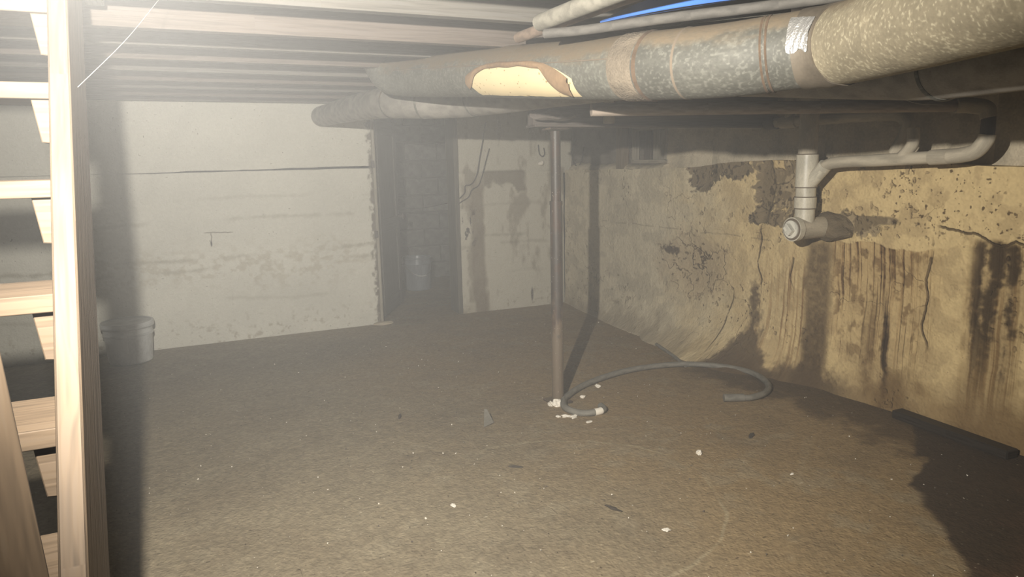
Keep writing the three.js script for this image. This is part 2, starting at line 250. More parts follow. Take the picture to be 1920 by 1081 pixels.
  const mid = sstep(2.55, 2.72, z + 0.1 * e) * sstep(3.05, 2.98, z) * sstep(0.86, 0.6, y + 0.2 * e); mix3(o, [0.60, 0.485, 0.335], mid * 0.65 * sstep(0.38, 0.8, st)); mix3(o, [0.42, 0.31, 0.2], mid * 0.5 * sstep(0.66, 0.9, st));
  // damp below the cleanout, a damp wedge rising from the floor, damp along the foot
  mix3(o, [0.33, 0.265, 0.18], 0.88 * sstep(0.125, 0.055, Math.abs(z - 3.09 - 0.03 * e) + 0.05 * e + 0.03 * f) * sstep(0.95, 0.84, y + 0.06 * e) * (0.8 + 0.5 * f + 0.25 * sstep(0.6, 0.1, y)));
  const wedge = 0.008 + 0.24 * Math.pow(clamp((0.60 - y) / 0.60), 2.6); mix3(o, [0.33, 0.27, 0.195], 0.85 * sstep(0.035, -0.035, Math.abs(z - 2.58 - 0.06 * sstep(0.5, 0, y)) - wedge + 0.12 * e + 0.06 * f) * sstep(0.64, 0.5, y));
  mix3(o, [0.33, 0.265, 0.185], 0.85 * sstep(0.16, 0.02, y + 0.2 * e + 0.08 * f) * sstep(2.25, 2.7, z) * sstep(3.6, 3.2, z)); mix3(o, [0.44, 0.345, 0.22], 0.6 * sstep(0.30, 0.04, y + 0.3 * e) * sstep(3.2, 3.6, z)); mix3(o, [0.52, 0.46, 0.37], 0.45 * sstep(0.20, 0.02, y + 0.3 * e) * sstep(2.3, 2.0, z));
  // scuffed hollow: jagged broken marks
  const hol = blob(z, y, 1.95, 0.62, 0.36, 0.22, 0.6, 1.4 * e), jag = ridge(z * 5 + 3, y * 6 + 1, 0.022, 5); mix3(o, [0.58, 0.50, 0.39], 0.5 * hol); mix3(o, [0.27, 0.215, 0.15], 0.8 * hol * Math.max(jag * sstep(0.42, 0.58, n2), 0.8 * sstep(0.66, 0.74, fbm(z * 30, y * 36, 4)))); h -= 0.35 * hol * jag;
  mix3(o, [0.24, 0.19, 0.135], 0.8 * blob(z, y, 1.66 + 0.35 * Math.max(0, 0.74 - y), 0.70, 0.075, 0.022, 0.5, 2.6 * e + 1.4 * f));
  // lines of old boards, cracks
  for (const [zc, y0, y1, k] of [[2.62, 0.45, 1.0, 0.5], [2.36, 0.05, 0.5, 0.4], [3.79, 0.35, 1.0, 0.6], [2.9, 0.55, 0.95, 0.4]]) { const c = sstep(0.010, 0.003, Math.abs(z - zc - 0.09 * (fbm(y * 6 + zc, 2, 5) - 0.5))) * sstep(y0, y0 + 0.1, y) * sstep(y1, y1 - 0.1, y) * sstep(0.35, 0.5, n2 + 0.2 * n4); mix3(o, [0.27, 0.205, 0.13], k * c); h -= 0.4 * c; }
  { const c = sstep(0.008, 0.002, Math.abs(y - 1.02 + 0.16 * (z - 3.85) - 0.10 * (fbm(z * 9, 7, 5) - 0.5))) * sstep(3.8, 3.85, z) * sstep(4.4, 4.2, z); mix3(o, [0.26, 0.20, 0.12], 0.7 * c); h -= 0.5 * c; }
  mix3(o, [0.40, 0.35, 0.27], 0.35 * sstep(0.006, 0.002, Math.abs(y - 0.86 - 0.03 * (fbm(z * 7, 1, 4) - 0.5))) * sstep(0.4, 0.7, z) * sstep(2.9, 2.6, z) * sstep(0.45, 0.55, n2));
  // bare cement where the plaster is off: by the ledge and round the drain
  const ee = 1.2 * e + 0.9 * f, bare = Math.max(blob(z, y, 2.02, 1.31, 0.17, 0.13, 0.14, ee), blob(z, y, 2.34, 1.33, 0.20, 0.075, 0.14, ee), blob(z, y, 2.62, 1.20, 0.085, 0.24, 0.15, ee), blob(z, y, 2.84, 1.22, 0.17, 0.2, 0.2, 1.3 * ee), blob(z, y, 2.70, 1.0, 0.26, 0.045, 0.2, ee), blob(z, y, 3.27, 1.015, 0.20, 0.062, 0.2, ee), blob(z, y, 3.48, 1.04, 0.15, 0.022, 0.3, e));
  mix3(o, [0.43, 0.375, 0.29], 0.9 * bare); mix3(o, [0.64, 0.57, 0.45], 0.8 * bare * sstep(0.50, 0.60, fbm(z * 20, y * 20 + 8, 4)) * sstep(2.66, 2.8, z)); mix3(o, [0.24, 0.195, 0.14], 0.7 * bare * Math.max(ridge(z * 7, y * 7, 0.02), sstep(0.62, 0.7, fbm(z * 34, y * 30, 3)))); h -= bare * (0.3 + 0.5 * e + 0.5 * f);
  const bits = sstep(0.70, 0.78, fbm(z * 52 + 3, y * 52, 3)) * sstep(3.3, 3.6, z) * sstep(0.85, 1.05, y) * sstep(0.42, 0.55, n); mix3(o, [0.25, 0.19, 0.12], 0.75 * bits);
  if (n3 > 0.968) mix3(o, [0.27, 0.215, 0.15], 0.5);
  const q = clamp(h) * 255; RB[rbK] = RB[rbK + 1] = RB[rbK + 2] = q; RB[rbK + 3] = 255; rbK += 4;
});
const tRightRelief = new THREE.DataTexture(RB, 2048, 627, THREE.RGBAFormat); tRightRelief.magFilter = THREE.LinearFilter; tRightRelief.wrapS = tRightRelief.wrapT = THREE.RepeatWrapping; tRightRelief.needsUpdate = true;
M.right = std({ map: tRight, roughness: 0.93, bumpMap: tRightRelief, bumpScale: 0.022 });
M.upperShaded = std({ color: lin(0.17, 0.15, 0.125), map: rep(tMottle, 1, 1), roughness: 0.95, bumpMap: tBumpFine, bumpScale: 0.006 });  // darkened copy of the upper wall: shade under duct and beam put into colour
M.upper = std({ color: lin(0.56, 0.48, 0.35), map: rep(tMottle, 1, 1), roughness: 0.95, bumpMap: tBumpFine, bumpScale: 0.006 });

// floor: trodden brown dust, u over x = -5.2..0.4, v over z = -2.6..7.2 (wet patch, patch outline, drag marks)
const WET = [[3.60, 0.10], [3.78, -0.02], [3.95, -0.24], [4.06, -0.40], [4.10, -0.47], [4.14, -0.42], [4.19, -0.52], [4.29, -0.76], [4.36, -0.78], [4.48, -0.86], [4.63, -0.985], [4.82, -1.20], [5.2, -1.42], [6, -1.6]];
const tFloor = tex(1536, 2048, (u, v, o) => {
  const x = -5.2 + u * 5.6, z = -2.6 + v * 9.8, n = fbm(x * 1.5, z * 1.5 + 20, 4), n2 = fbm(x * 8 + 30, z * 8, 4), n3 = fbm(x * 40, z * 40, 2), e = n2 - 0.5;
  set3(o, [0.51, 0.465, 0.385], 0.88 + 0.20 * n + 0.10 * (n3 - 0.5)); mix3(o, [0.545, 0.46, 0.335], sstep(-2.8, -1.2, x + (n - 0.5)) * 0.9); mix3(o, [0.56, 0.52, 0.44], 0.35 * sstep(0.55, 0.75, n2));
  mix3(o, [0.40, 0.35, 0.28], 0.22 * sstep(0.5, 0.8, fbm(x * 4 + 8, z * 4, 4)));
  // damp along the right wall and the wet patch
  mix3(o, [0.30, 0.245, 0.175], 0.75 * sstep(0.50, 0.25, -x + 0.5 * e + 0.25 * (n - 0.5)) * sstep(2.0, 2.7, z));
  const wet = sstep(-0.025, 0.03, x - pw(z, WET) + 0.10 * (fbm(x * 7, z * 7 + 3, 3) - 0.5)); mix3(o, [0.235, 0.19, 0.145], 0.92 * wet); mix3(o, [0.40, 0.295, 0.22], 0.75 * wet * sstep(4.72, 5.0, z + 0.3 * e + 0.35 * (x + 1)));
  // pale outline of an old round patch
  const rr = Math.hypot((x + 2.07) / 0.62, (z - 3.72) / 0.66) + 0.22 * (fbm(x * 2.5, z * 2.5 + 9, 4) - 0.5); mix3(o, [0.64, 0.60, 0.50], 0.4 * sstep(0.022, 0.006, Math.abs(rr - 1)) * sstep(0.40, 0.6, fbm(x * 3, z * 3, 3)));
  for (const [ax, az, bx_, bz] of [[-2.1, 2.9, -1.1, 3.3], [-1.2, 4.1, -0.7, 3.7], [-2.9, 2.2, -2.3, 3.1]]) { const t = clamp(((x - ax) * (bx_ - ax) + (z - az) * (bz - az)) / ((bx_ - ax) ** 2 + (bz - az) ** 2)); const d = Math.hypot(x - lerp(ax, bx_, t), z - lerp(az, bz, t)); mix3(o, [0.58, 0.53, 0.44], 0.22 * sstep(0.03, 0.005, d + 0.04 * e)); }
  const gr = fbm(x * 70, z * 70, 2) - 0.5; o[0] *= 1 + 0.22 * gr; o[1] *= 1 + 0.22 * gr; o[2] *= 1 + 0.22 * gr; const sp = vn(x * 95, z * 95); if (sp > 0.972) mix3(o, [0.76, 0.72, 0.63], 0.65); else if (sp < 0.025) mix3(o, [0.16, 0.13, 0.1], 0.65);
});
tFloor.wrapS = tFloor.wrapT = THREE.ClampToEdgeWrapping;
M.floor = std({ map: tFloor, roughness: 0.9, bumpMap: rep(tBumpFine, 5.6, 9.8), bumpScale: 0.007 });

// ------------------------------------------------------------------ the setting
const fl = struct('floor', 'bare brown dusty concrete floor with a dark wet patch by the right wall', 'floor');
obj('slab', slab(120, 190, (u, v) => { const x = -5.3 + u * 5.8, z = -2.6 + (1 - v) * 9.8; return [x, 0.012 * (fbm(x * 1.2 + 3, z * 1.2, 3) - 0.55), z]; }, (u, v) => [-5.3 + u * 5.8, -0.2, -2.6 + (1 - v) * 9.8], (x, y, z) => [(x + 5.2) / 5.6, (z + 2.6) / 9.8]), M.floor, fl);

// back wall: lower and upper lifts with an open seam between them, a doorway at x = -1.87..-1.13
const wb = struct('wall_back', 'off-white limewashed concrete back wall with a long horizontal seam', 'wall');
const uvB = (x, y, z) => [(x - bwX0) / bwW, y / bwH];
const lumpB = (x, y) => 0.016 * (fbm(x * 2.2 + 11, y * 2.2, 4) - 0.5) + 0.006 * (fbm(x * 9, y * 9 + 4, 3) - 0.5);
const seamY = (x) => 1.365 + 0.018 * (fbm(x * 2 + 50, 1.5, 4) - 0.5);
function lift(name, x0, x1, lo, hi, nu, nv) {
  obj(name, slab(nu, nv, (u, v) => { const x = lerp(x0, x1, u), y = lerp(lo(x), hi(x), v); const ed = sstep(0, 0.05, x - x0) * sstep(0, 0.05, x1 - x); return [x, y, lumpB(x, y) - 0.012 * (1 - ed)]; }, (u, v) => { const x = lerp(x0, x1, u); return [x, lerp(lo(x), hi(x), v), -0.24]; }, uvB), M.back, wb);
}
lift('lower_lift', -5.1, -1.875, () => -0.02, (x) => seamY(x), 130, 60);
lift('upper_lift', -5.1, -1.875, (x) => seamY(x) + 0.003 + 0.016 * sstep(-4.0, -2.9, x) * (0.2 + 1.1 * fbm(x * 4, 2, 3)), () => 2.1, 130, 30);
lift('lower_lift', -1.125, 0.0, () => -0.02, (x) => 1.30 + 0.012 * (fbm(x * 4, 3, 3) - 0.5), 60, 60);
obj('upper_lift', slab(50, 30, (u, v) => { const x = lerp(-1.125, 0.3, u), y = lerp(1.28, 2.1, v); return [x, y, -0.03 + lumpB(x, y + 3)]; }, (u, v) => [lerp(-1.125, 0.3, u), lerp(1.28, 2.1, v), -0.24], uvB), M.back, wb);
obj('lintel', bx(0.80, 0.24, 0.2, -1.5, 1.98, -0.13), M.casingDark, wb);

// right wall: battered tan lower wall flaring at its foot, a ledge, and a set-back upper wall with a small window
const wr = struct('wall_right', 'stained tan plastered right wall with brown leak streaks and a ledge on top', 'wall');
const FOOT = [[0, 0.01], [0.4, 0.07], [0.85, 0.13], [1.5, 0.20], [2.0, 0.27], [2.4, 0.36], [2.6, 0.33], [2.85, 0.16], [3.2, 0.04], [3.6, 0.02], [7, 0.02]];
const LEDGE = [[0, 1.305], [1.0, 1.315], [1.86, 1.33], [2.2, 1.36], [2.6, 1.375], [3.4, 1.36], [4.2, 1.33], [7, 1.33]];
const uvR = (x, y, z) => [z / 4.9, y / 1.5];
const bumpR = (z, y) => 0.03 * (fbm(z * 1.7 + 5, y * 1.7, 4) - 0.5) + 0.014 * (fbm(z * 7, y * 7 + 9, 4) - 0.5) * (0.6 + 0.8 * sstep(1.5, 2.2, z)) + 0.035 * blob(z, y, 2.62, 1.20, 0.07, 0.22, 0.3, 0) + 0.03 * blob(z, y, 2.0, 1.30, 0.15, 0.12, 0.3, 0) + 0.03 * blob(z, y, 2.84, 1.2, 0.15, 0.18, 0.4, 0) + 0.02 * blob(z, y, 1.98, 0.62, 0.22, 0.14, 0.6, 0) + 0.012 * blob(z, y, 3.5, 0.5, 0.3, 0.42, 0.2, 0);
obj('lower_wall', slab(640, 130, (u, v) => { const z = 6.9 - u * 6.9, y = -0.02 + v * (pw(z, LEDGE) + 0.02 + 0.012 * (fbm(z * 6, 2, 3) - 0.5)); return [-pw(z, FOOT) * Math.exp(-Math.max(0, y) / 0.13) * (0.85 + 0.3 * fbm(z * 6, y * 6, 3)) + bumpR(z, y), y, z]; }, (u, v) => { const z = 6.9 - u * 6.9; return [0.28, -0.02 + v * (pw(z, LEDGE) + 0.02), z]; }, uvR, true), M.right, wr);
for (const m of wr.children) { // make faces point into the room whatever the winding
  m.material.side = THREE.DoubleSide; }
const upR = (z0, z1, y0, y1) => obj('upper_wall', slab(Math.max(4, Math.round((z1 - z0) * 14)), Math.max(3, Math.round((y1 - y0) * 14)), (u, v) => { const z = lerp(z1, z0, u), y = lerp(y0, y1, v); return [0.10 + 0.03 * (fbm(z * 4, y * 4, 4) - 0.5), y, z]; }, (u, v) => [0.28, lerp(y0, y1, v), lerp(z1, z0, u)], (x, y, z) => [z, y]), z0 < 1.4 ? M.upperShaded : M.upper, wr);
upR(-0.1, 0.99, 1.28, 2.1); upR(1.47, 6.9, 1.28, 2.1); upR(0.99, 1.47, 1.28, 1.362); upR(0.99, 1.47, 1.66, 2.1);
obj('mortar_fillet', slab(60, 6, (u, v) => { const z = 1.5 - u * 1.45, a = v * Math.PI / 2; return [0.11 - 0.09 * Math.cos(a) * (0.7 + 0.5 * fbm(z * 8, v, 3)), 1.305 + 0.06 * Math.sin(a) * (0.6 + 0.7 * fbm(z * 7 + 4, 2, 3)), z]; }, (u, v) => [0.13, 1.30 + v * 0.05, 1.5 - u * 1.45], (x, y, z) => [z, y]), M.upper, wr);
const win = struct('window_1', 'small dark boarded cellar window above the ledge', 'window');
obj('frame', [bx(0.06, 0.03, 0.50, 0.13, 1.376, 1.23), bx(0.06, 0.03, 0.50, 0.13, 1.645, 1.23), bx(0.06, 0.26, 0.03, 0.13, 1.51, 1.455), bx(0.06, 0.26, 0.03, 0.13, 1.51, 1.005)], M.casing, win);
for (const [z, w] of [[1.10, 0.07], [1.22, 0.10], [1.34, 0.13]]) obj('board', bx(0.02, 0.24, w, 0.19, 1.51, z + 0.01), z < 1.15 ? M.darkBeam : M.casing, win);
obj('backing', bx(0.02, 0.30, 0.50, 0.235, 1.51, 1.23), M.darkBeam, win);
tag(obj('wall_stud', bx(0.075, 0.55, 0.085, 0.045, 1.59, 0.93), M.stairWoodB), 'short pale upright wooden stud standing on the ledge beside the small window', 'stud');

// left and near walls, out of sight round the stair, and the ceiling
const wl = struct('wall_left', 'grey concrete wall beyond the stair', 'wall'); obj('face', bx(0.2, 2.1, 7.2, -5.2, 1.05, 3.5), M.concreteGrey, wl);
const wf = struct('wall_front', 'grey concrete wall behind the viewer', 'wall'); obj('face', bx(5.7, 2.1, 0.2, -2.45, 1.05, 7.0), M.concreteGrey, wf);
const ce = struct('ceiling', 'open ceiling of dusty grey floor joists under rough boards', 'ceiling');
obj('subfloor', bx(5.9, 0.06, 9.9, -2.45, 2.135, 2.2), M.subfloor, ce);
const JB = 1.893;
for (let k = -6; k <= 7; k++) {
  const z = (k === 0 ? 3.375 : 3.255 - 0.45 * k) + 0.02 * (vn(k * 3.3 + 30, 1) - 0.5), cut = z > 3.5 && z < 5.3, x0 = cut ? -3.62 : -5.05, x1 = 0.2;
  if (z < 0.05) continue;
  const g = shiftUV(bx(x1 - x0, 0.21, 0.05, (x0 + x1) / 2, JB - (k === 0 ? 0.03 : 0) + 0.105 + 0.008 * (vn(k * 5.1 + 9, 3) - 0.5), z), k * 0.7, k * 0.13);
  obj('joist', g, k % 2 === 0 ? M.joistBrown : M.joist, ce);
}
obj('stair_header', bx(0.05, 0.19, 1.75, -3.645, JB + 0.1, 4.40), M.joist, ce);

// the doorway: casing, frame and the dark door swung into the back room
const tr = struct('trim_1', 'chipped pale wooden casing round the doorway in the back wall', 'trim');
obj('side_casing', [bx(0.022, 1.84, 0.03, -1.878, 0.93, 0.012), bx(0.018, 1.84, 0.22, -1.866, 0.93, -0.11)], M.casing, tr);
obj('side_casing', [bx(0.03, 1.82, 0.20, -1.125, 0.92, -0.10), bx(0.045, 1.82, 0.02, -1.125, 0.92, 0.006)], M.casingDark, tr);
obj('head_casing', bx(0.78, 0.045, 0.22, -1.5, 1.85, -0.10), M.casingDark, tr);
for (const y of [1.40, 0.80]) obj('hinge', bx(0.03, 0.06, 0.02, -1.89, y, 0.025), M.iron, tr);
const dr = struct('door_1', 'dark weathered wooden door standing open into the back room', 'door');
dr.position.set(-1.842, 0, -0.10); dr.rotation.y = 1.045;
obj('leaf', bx(0.70, 1.78, 0.035, 0.35, 0.92, 0), M.doorWood, dr);
for (const y of [0.12, 0.85, 1.72]) obj('rail', bx(0.68, 0.12, 0.012, 0.35, y, 0.022), M.doorWood, dr);
for (const x of [0.06, 0.64]) obj('stile', bx(0.10, 1.74, 0.012, x, 0.92, 0.024), M.doorWood, dr);
obj('knob', lathe([[0, 0], [0.012, 0], [0.012, 0.03], [0.025, 0.04], [0.028, 0.055], [0.018, 0.068], [0, 0.07]], 20).rotateX(Math.PI / 2).translate(0.64, 0.9, 0.028), M.iron, dr);
tag(obj('threshold_stone', lump(0.07, 3, 1.3, 0.22, 0.6, 3).translate(-1.87, 0.012, 0.05), M.stone), 'flat broken bit of masonry at the foot of the door casing', 'stone');
// back room: block walls
const br = struct('wall_back_room', 'dim grey block wall of the room beyond the doorway', 'wall');
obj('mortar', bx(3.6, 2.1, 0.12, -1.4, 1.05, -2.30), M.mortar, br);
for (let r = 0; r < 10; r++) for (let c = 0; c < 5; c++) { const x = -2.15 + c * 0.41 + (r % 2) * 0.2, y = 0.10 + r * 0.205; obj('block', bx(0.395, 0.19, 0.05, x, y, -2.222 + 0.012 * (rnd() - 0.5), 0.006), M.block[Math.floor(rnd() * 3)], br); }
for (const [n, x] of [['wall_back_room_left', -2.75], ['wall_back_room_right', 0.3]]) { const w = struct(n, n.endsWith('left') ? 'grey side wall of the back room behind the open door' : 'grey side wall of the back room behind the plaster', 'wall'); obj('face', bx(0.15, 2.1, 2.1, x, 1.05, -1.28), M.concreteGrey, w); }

// ------------------------------------------------------------------ stair
const stair = thing('cellar_stair', 'open wooden cellar stair of bare planks with cleats under its treads', 'stair');
{
  const run = 0.157, rise = 0.2, ang = Math.atan2(rise, run), L = 2.75, w = 0.27;
  // treads: front edge middle at y = 0.966, z = 4.831
  for (let k = -4; k <= 4; k++) {
    const y = 0.966 + k * rise, z = 4.831 - k * run;
    obj('tread', shiftUV(bx(0.86, 0.034, 0.20, -3.70 - 0.43, y, z - 0.10), k * 0.31, k * 0.17), M.stairWood, stair);
    const s = new THREE.Shape(); s.moveTo(0, 0); s.lineTo(-0.036, 0); s.lineTo(-0.026, -0.085); s.lineTo(0, -0.088); s.closePath();
    const g = new THREE.ExtrudeGeometry(s, { depth: 0.17, bevelEnabled: true, bevelSize: 0.002, bevelThickness: 0.002, bevelSegments: 1 }); g.translate(-3.702, y - 0.019, z - 0.185);
    obj('cleat', g, M.stairWood, stair);
  }
  for (const [x, m] of [[-3.68, M.stairWood], [-4.58, M.stairWoodB]]) {
    const g = bx(L, w, 0.04, 0, 0, 0, 0.004); g.rotateY(Math.PI / 2); g.rotateX(ang); // now along (0, sin, -cos)
    const top = [x, 0.966 + 0.02, 4.831 + 0.01], n = [0, -Math.cos(ang), -Math.sin(ang)], al = [0, Math.sin(ang), -Math.cos(ang)];
    const off = 0.14; g.translate(top[0], top[1] + n[1] * w / 2 + al[1] * off - n[1] * 0.012, top[2] + n[2] * w / 2 + al[2] * off - n[2] * 0.012);
    obj('stringer', g, m, stair);
  }
}
const plank = obj('loose_plank', shiftUV(bx(0.12, 0.62, 0.038, 0, 0.31, 0), 0.2, 0.4), M.stairWood); plank.position.set(-3.778, 0.786, 4.962); plank.rotation.set(0.02, 0.2, 0.05);
tag(plank, 'short loose plank with a torn edge standing on a stair tread', 'plank');

// ------------------------------------------------------------------ ducts
const pathA = new Path([[-2.40, 2.06, 2.235], [-2.395, 1.96, 2.25], [-2.37, 1.875, 2.31], [-2.315, 1.850, 2.45], [-2.205, 1.792, 3.10], [-2.10, 1.725, 3.80], [-2.04, 1.692, 4.22], [-1.955, 1.682, 4.46], [-1.865, 1.69, 4.61], [-1.835, 1.69, 4.73], [-1.905, 1.69, 4.95], [-2.075, 1.69, 5.33], [-2.33, 1.69, 5.92]], { n: 360, up: [0.25, 0.2, 1] });
// re-aim the frame so that angle 0 is up along the level run
{ let N = null; for (let i = 0; i <= pathA.n; i++) { const t = pathA.T[i]; let c = new THREE.Vector3(0, 1, 0).addScaledVector(t, -t.y); if (c.length() < 0.35) c = new THREE.Vector3(0.3, 0, 1).addScaledVector(t, -(0.3 * t.x + t.z)); c.normalize(); pathA.N[i] = N && i < 60 ? N.clone().lerp(c, 0.5).addScaledVector(t, -N.clone().lerp(c, 0.5).dot(t)).normalize() : c; N = pathA.N[i]; pathA.B[i] = new THREE.Vector3().crossVectors(t, N); } }
const sAt = (path, z) => { for (let i = 0; i <= path.n; i++) if (path.P[i].z >= z) return path.S[i]; return path.len; };
const RD = 0.1055;
const ductA = thing('furnace_duct', 'large dusty galvanised round duct with a torn cream paper patch', 'duct');
{
  const P = pathA, e1 = sAt(P, 2.46), e2 = sAt(P, 4.16), e3 = sAt(P, 4.335), e4 = sAt(P, 4.545), t1 = sAt(P, 4.66), t2 = sAt(P, 4.755), opt = { rad: 56, caps: true };
  obj('end_elbow', sweep(P, { s0: 0, s1: e1 - 0.06, r: RD * 0.97, ...opt }), M.galvA, ductA);
  obj('end_elbow', sweep(P, { s0: e1 - 0.065, s1: e1 + 0.02, r: RD * 1.0, ...opt }), M.galvA, ductA);
  obj('straight_run', sweep(P, { s0: e1, s1: e2, r: RD, ...opt }), M.galvA, ductA);
  obj('longitudinal_seam', sweep(new Path(Array.from({ length: 24 }, (_, i) => P.on(lerp(e1 + 0.02, e2, i / 23), 1.36, RD + 0.0005).toArray()), { n: 60 }), { r: 0.0022, rad: 6 }), M.seam, ductA);
  obj('joint_tape', sweep(P, { s0: e2 - 0.07, s1: e2 + 0.035, seg: 14, rad: 56, r: (s) => RD + 0.003 + 0.0025 * Math.sin(s * 240) }), M.tapeBrown, ductA);
  obj('joint_ring', ringOn(P, e2 + 0.045, 0.016, RD + 0.001, 48), M.rust, ductA);
  obj('elbow_gore', sweep(P, { s0: e2 + 0.03, s1: e3, r: RD + 0.0015, ...opt }), M.galvDimmed, ductA);
  obj('joint_ring', ringOn(P, e3, 0.010, RD, 48), M.seam, ductA);
  obj('elbow_gore', sweep(P, { s0: e3, s1: e4, r: RD + 0.001, ...opt }), M.galvDimmed, ductA);
  for (const d of [-0.006, 0.010]) obj('joint_ring', ringOn(P, e4 + d, 0.007, RD + 0.001, 48), M.rust, ductA);
  obj('elbow_gore', sweep(P, { s0: e4, s1: t1, r: RD, ...opt }), M.galvDimmed, ductA);
  obj('tape_band', sweep(P, { s0: t1 - 0.02, s1: t2, seg: 8, rad: 56, r: (s, t) => (a) => RD + 0.003 + 0.0012 * Math.sin(a * 9 + s * 90) }), M.foilDusty, ductA);
  obj('straight_run', sweep(P, { s0: t2 - 0.01, s1: P.len, r: RD, ...opt }), M.galvB, ductA);
  // patch helper: a curved sheet on the duct, outline given by lo(t), hi(t) in angle
  const sheet = (s0, s1, lo, hi, r, n = 40, m = 16, wob = () => 0) => { const Q = [], T = [], I = []; for (let i = 0; i <= n; i++) for (let j = 0; j <= m; j++) { const t = i / n, s = lerp(s0, s1, t), a = lerp(lo(t), hi(t), j / m), q = P.on(s, a, r + wob(t, j / m)); Q.push(q.x, q.y, q.z); T.push(s, a * RD); }
    for (let i = 0; i < n; i++) for (let j = 0; j < m; j++) { const k = i * (m + 1) + j; I.push(k, k + m + 1, k + 1, k + 1, k + m + 1, k + m + 2); } const g = new THREE.BufferGeometry(); g.setAttribute('position', new THREE.Float32BufferAttribute(Q, 3)); g.setAttribute('uv', new THREE.Float32BufferAttribute(T, 2)); g.setIndex(I); g.computeVertexNormals(); return g; };
  const sd = 1; // the side that faces the stair
  const p0 = sAt(P, 3.20), p1 = sAt(P, 3.90), top = (t) => 1.33 + 0.62 * Math.pow(Math.abs(2 * t - 0.92), 3.2) * (t < 0.5 ? 1 : 0.75) + 0.03 * (vn(t * 14, 3) - 0.5);
  const bot = (t) => 2.66 + 0.04 * (vn(t * 20, 7) - 0.5) - 0.5 * sstep(0.05, 0, t);
  obj('paper_patch', sheet(p0, p1, (t) => sd * top(t), (t) => sd * bot(t), RD + 0.0022, 60, 20), M.paper, ductA);
  const hang = (t) => 0.10 + 0.16 * sstep(0.12, 0.02, t) * 2 + 0.62 * sstep(0.74, 0.90, t) * sstep(1.0, 0.965, t) + 0.06 * vn(t * 9, 4);
  obj('paper_flap', sheet(p0 - 0.004, p1 - 0.012, (t) => sd * (top(t) - 0.05), (t) => sd * (top(t) + hang(t)), RD + 0.003, 70, 12, (t, v) => 0.004 + 0.011 * Math.sin(Math.PI * Math.min(1, v * 0.8 + 0.1)) + 0.003 * vn(t * 20, v * 4)), M.paperBurnt, ductA);
  obj('foil_patch', sheet(t1 - 0.035, t2 - 0.018, (t) => sd * (0.80 + 0.12 * t), (t) => sd * (1.72 + 0.05 * Math.sin(t * 9)), RD + 0.0055, 16, 20, (t, v) => 0.0016 * Math.sin(t * 22 + v * 9) * vn(t * 5, v * 5)), M.foil, ductA);
}
const pathB = new Path([[-2.30, 1.795, 0.03], [-2.255, 1.785, 1.2], [-2.215, 1.765, 1.86], [-2.13, 1.752, 2.06], [-1.96, 1.748, 2.25], [-1.85, 1.745, 2.62], [-1.80, 1.745, 2.97], [-1.58, 1.742, 3.70], [-1.43, 1.668, 4.50], [-1.47, 1.645, 4.75], [-1.56, 1.64, 5.05], [-1.75, 1.64, 5.7]], { n: 220 });
const ductB = thing('branch_duct', 'second dull grey round duct running behind the patched duct to the back wall', 'duct');
{ const R = 0.094, c1 = sAt(pathB, 1.84), c2 = sAt(pathB, 2.08), c3 = sAt(pathB, 2.38), c4 = sAt(pathB, 4.78), o = { rad: 40 };
  obj('wall_run', sweep(pathB, { s0: 0, s1: c1, r: (s) => R * lerp(0.86, 1, clamp(s / 1.8)), ...o }), M.galvDull, ductB); obj('elbow_gore', sweep(pathB, { s0: c1 - 0.01, s1: c2, r: R + 0.002, ...o }), M.galvDull, ductB); obj('elbow_gore', sweep(pathB, { s0: c2 - 0.01, s1: c3, r: R + 0.0035, ...o }), M.galvDull, ductB);
  obj('near_run', sweep(pathB, { s0: c3 - 0.01, s1: pathB.len, r: R, ...o }), M.galvDull, ductB); for (const c of [c1, c2, c3, c4]) obj('joint_ring', ringOn(pathB, c, 0.014, R + 0.002, 36), M.galvA, ductB); }

// ------------------------------------------------------------------ post and beam
const col = thing('steel_column', 'brown rusty telescoping steel column standing on the floor under the dark beam', 'column');
{ const x = -1.532, z = 2.61, ln = (a, b, r) => sweep(new Path([[x, a, z], [x, b, z]], { n: 24, up: [1, 0, 0] }), { r, rad: 28 });
  const fixUV = (g) => { const p = g.attributes.position, uv = g.attributes.uv; for (let i = 0; i < uv.count; i++) uv.setY(i, p.getY(i) / 1.6); return g; };
  obj('outer_tube', fixUV(ln(0.01, 1.17, 0.0345)), M.column, col); obj('inner_tube', fixUV(ln(1.15, 1.56, 0.0285)), M.column, col); obj('collar', fixUV(ln(1.155, 1.175, 0.0365)), M.column, col);
  for (const y of [0.72, 0.86, 1.0]) obj('bolt_hole', new THREE.CylinderGeometry(0.006, 0.006, 0.012, 10).rotateZ(Math.PI / 2).translate(x - 0.034, y, z + 0.004), M.iron, col);
  obj('base_plate', bx(0.13, 0.012, 0.13, x, 0.006, z), M.column, col); obj('top_plate', bx(0.12, 0.012, 0.10, x, 1.572, z), M.column, col); }
tag(obj('timber_beam', [bx(1.75, 0.235, 0.07, -0.815, 1.70, 2.62), bx(1.75, 0.012, 0.115, -0.815, 1.585, 2.62)], M.darkBeam), 'dark dirty beam resting on the steel column and the right wall', 'beam');

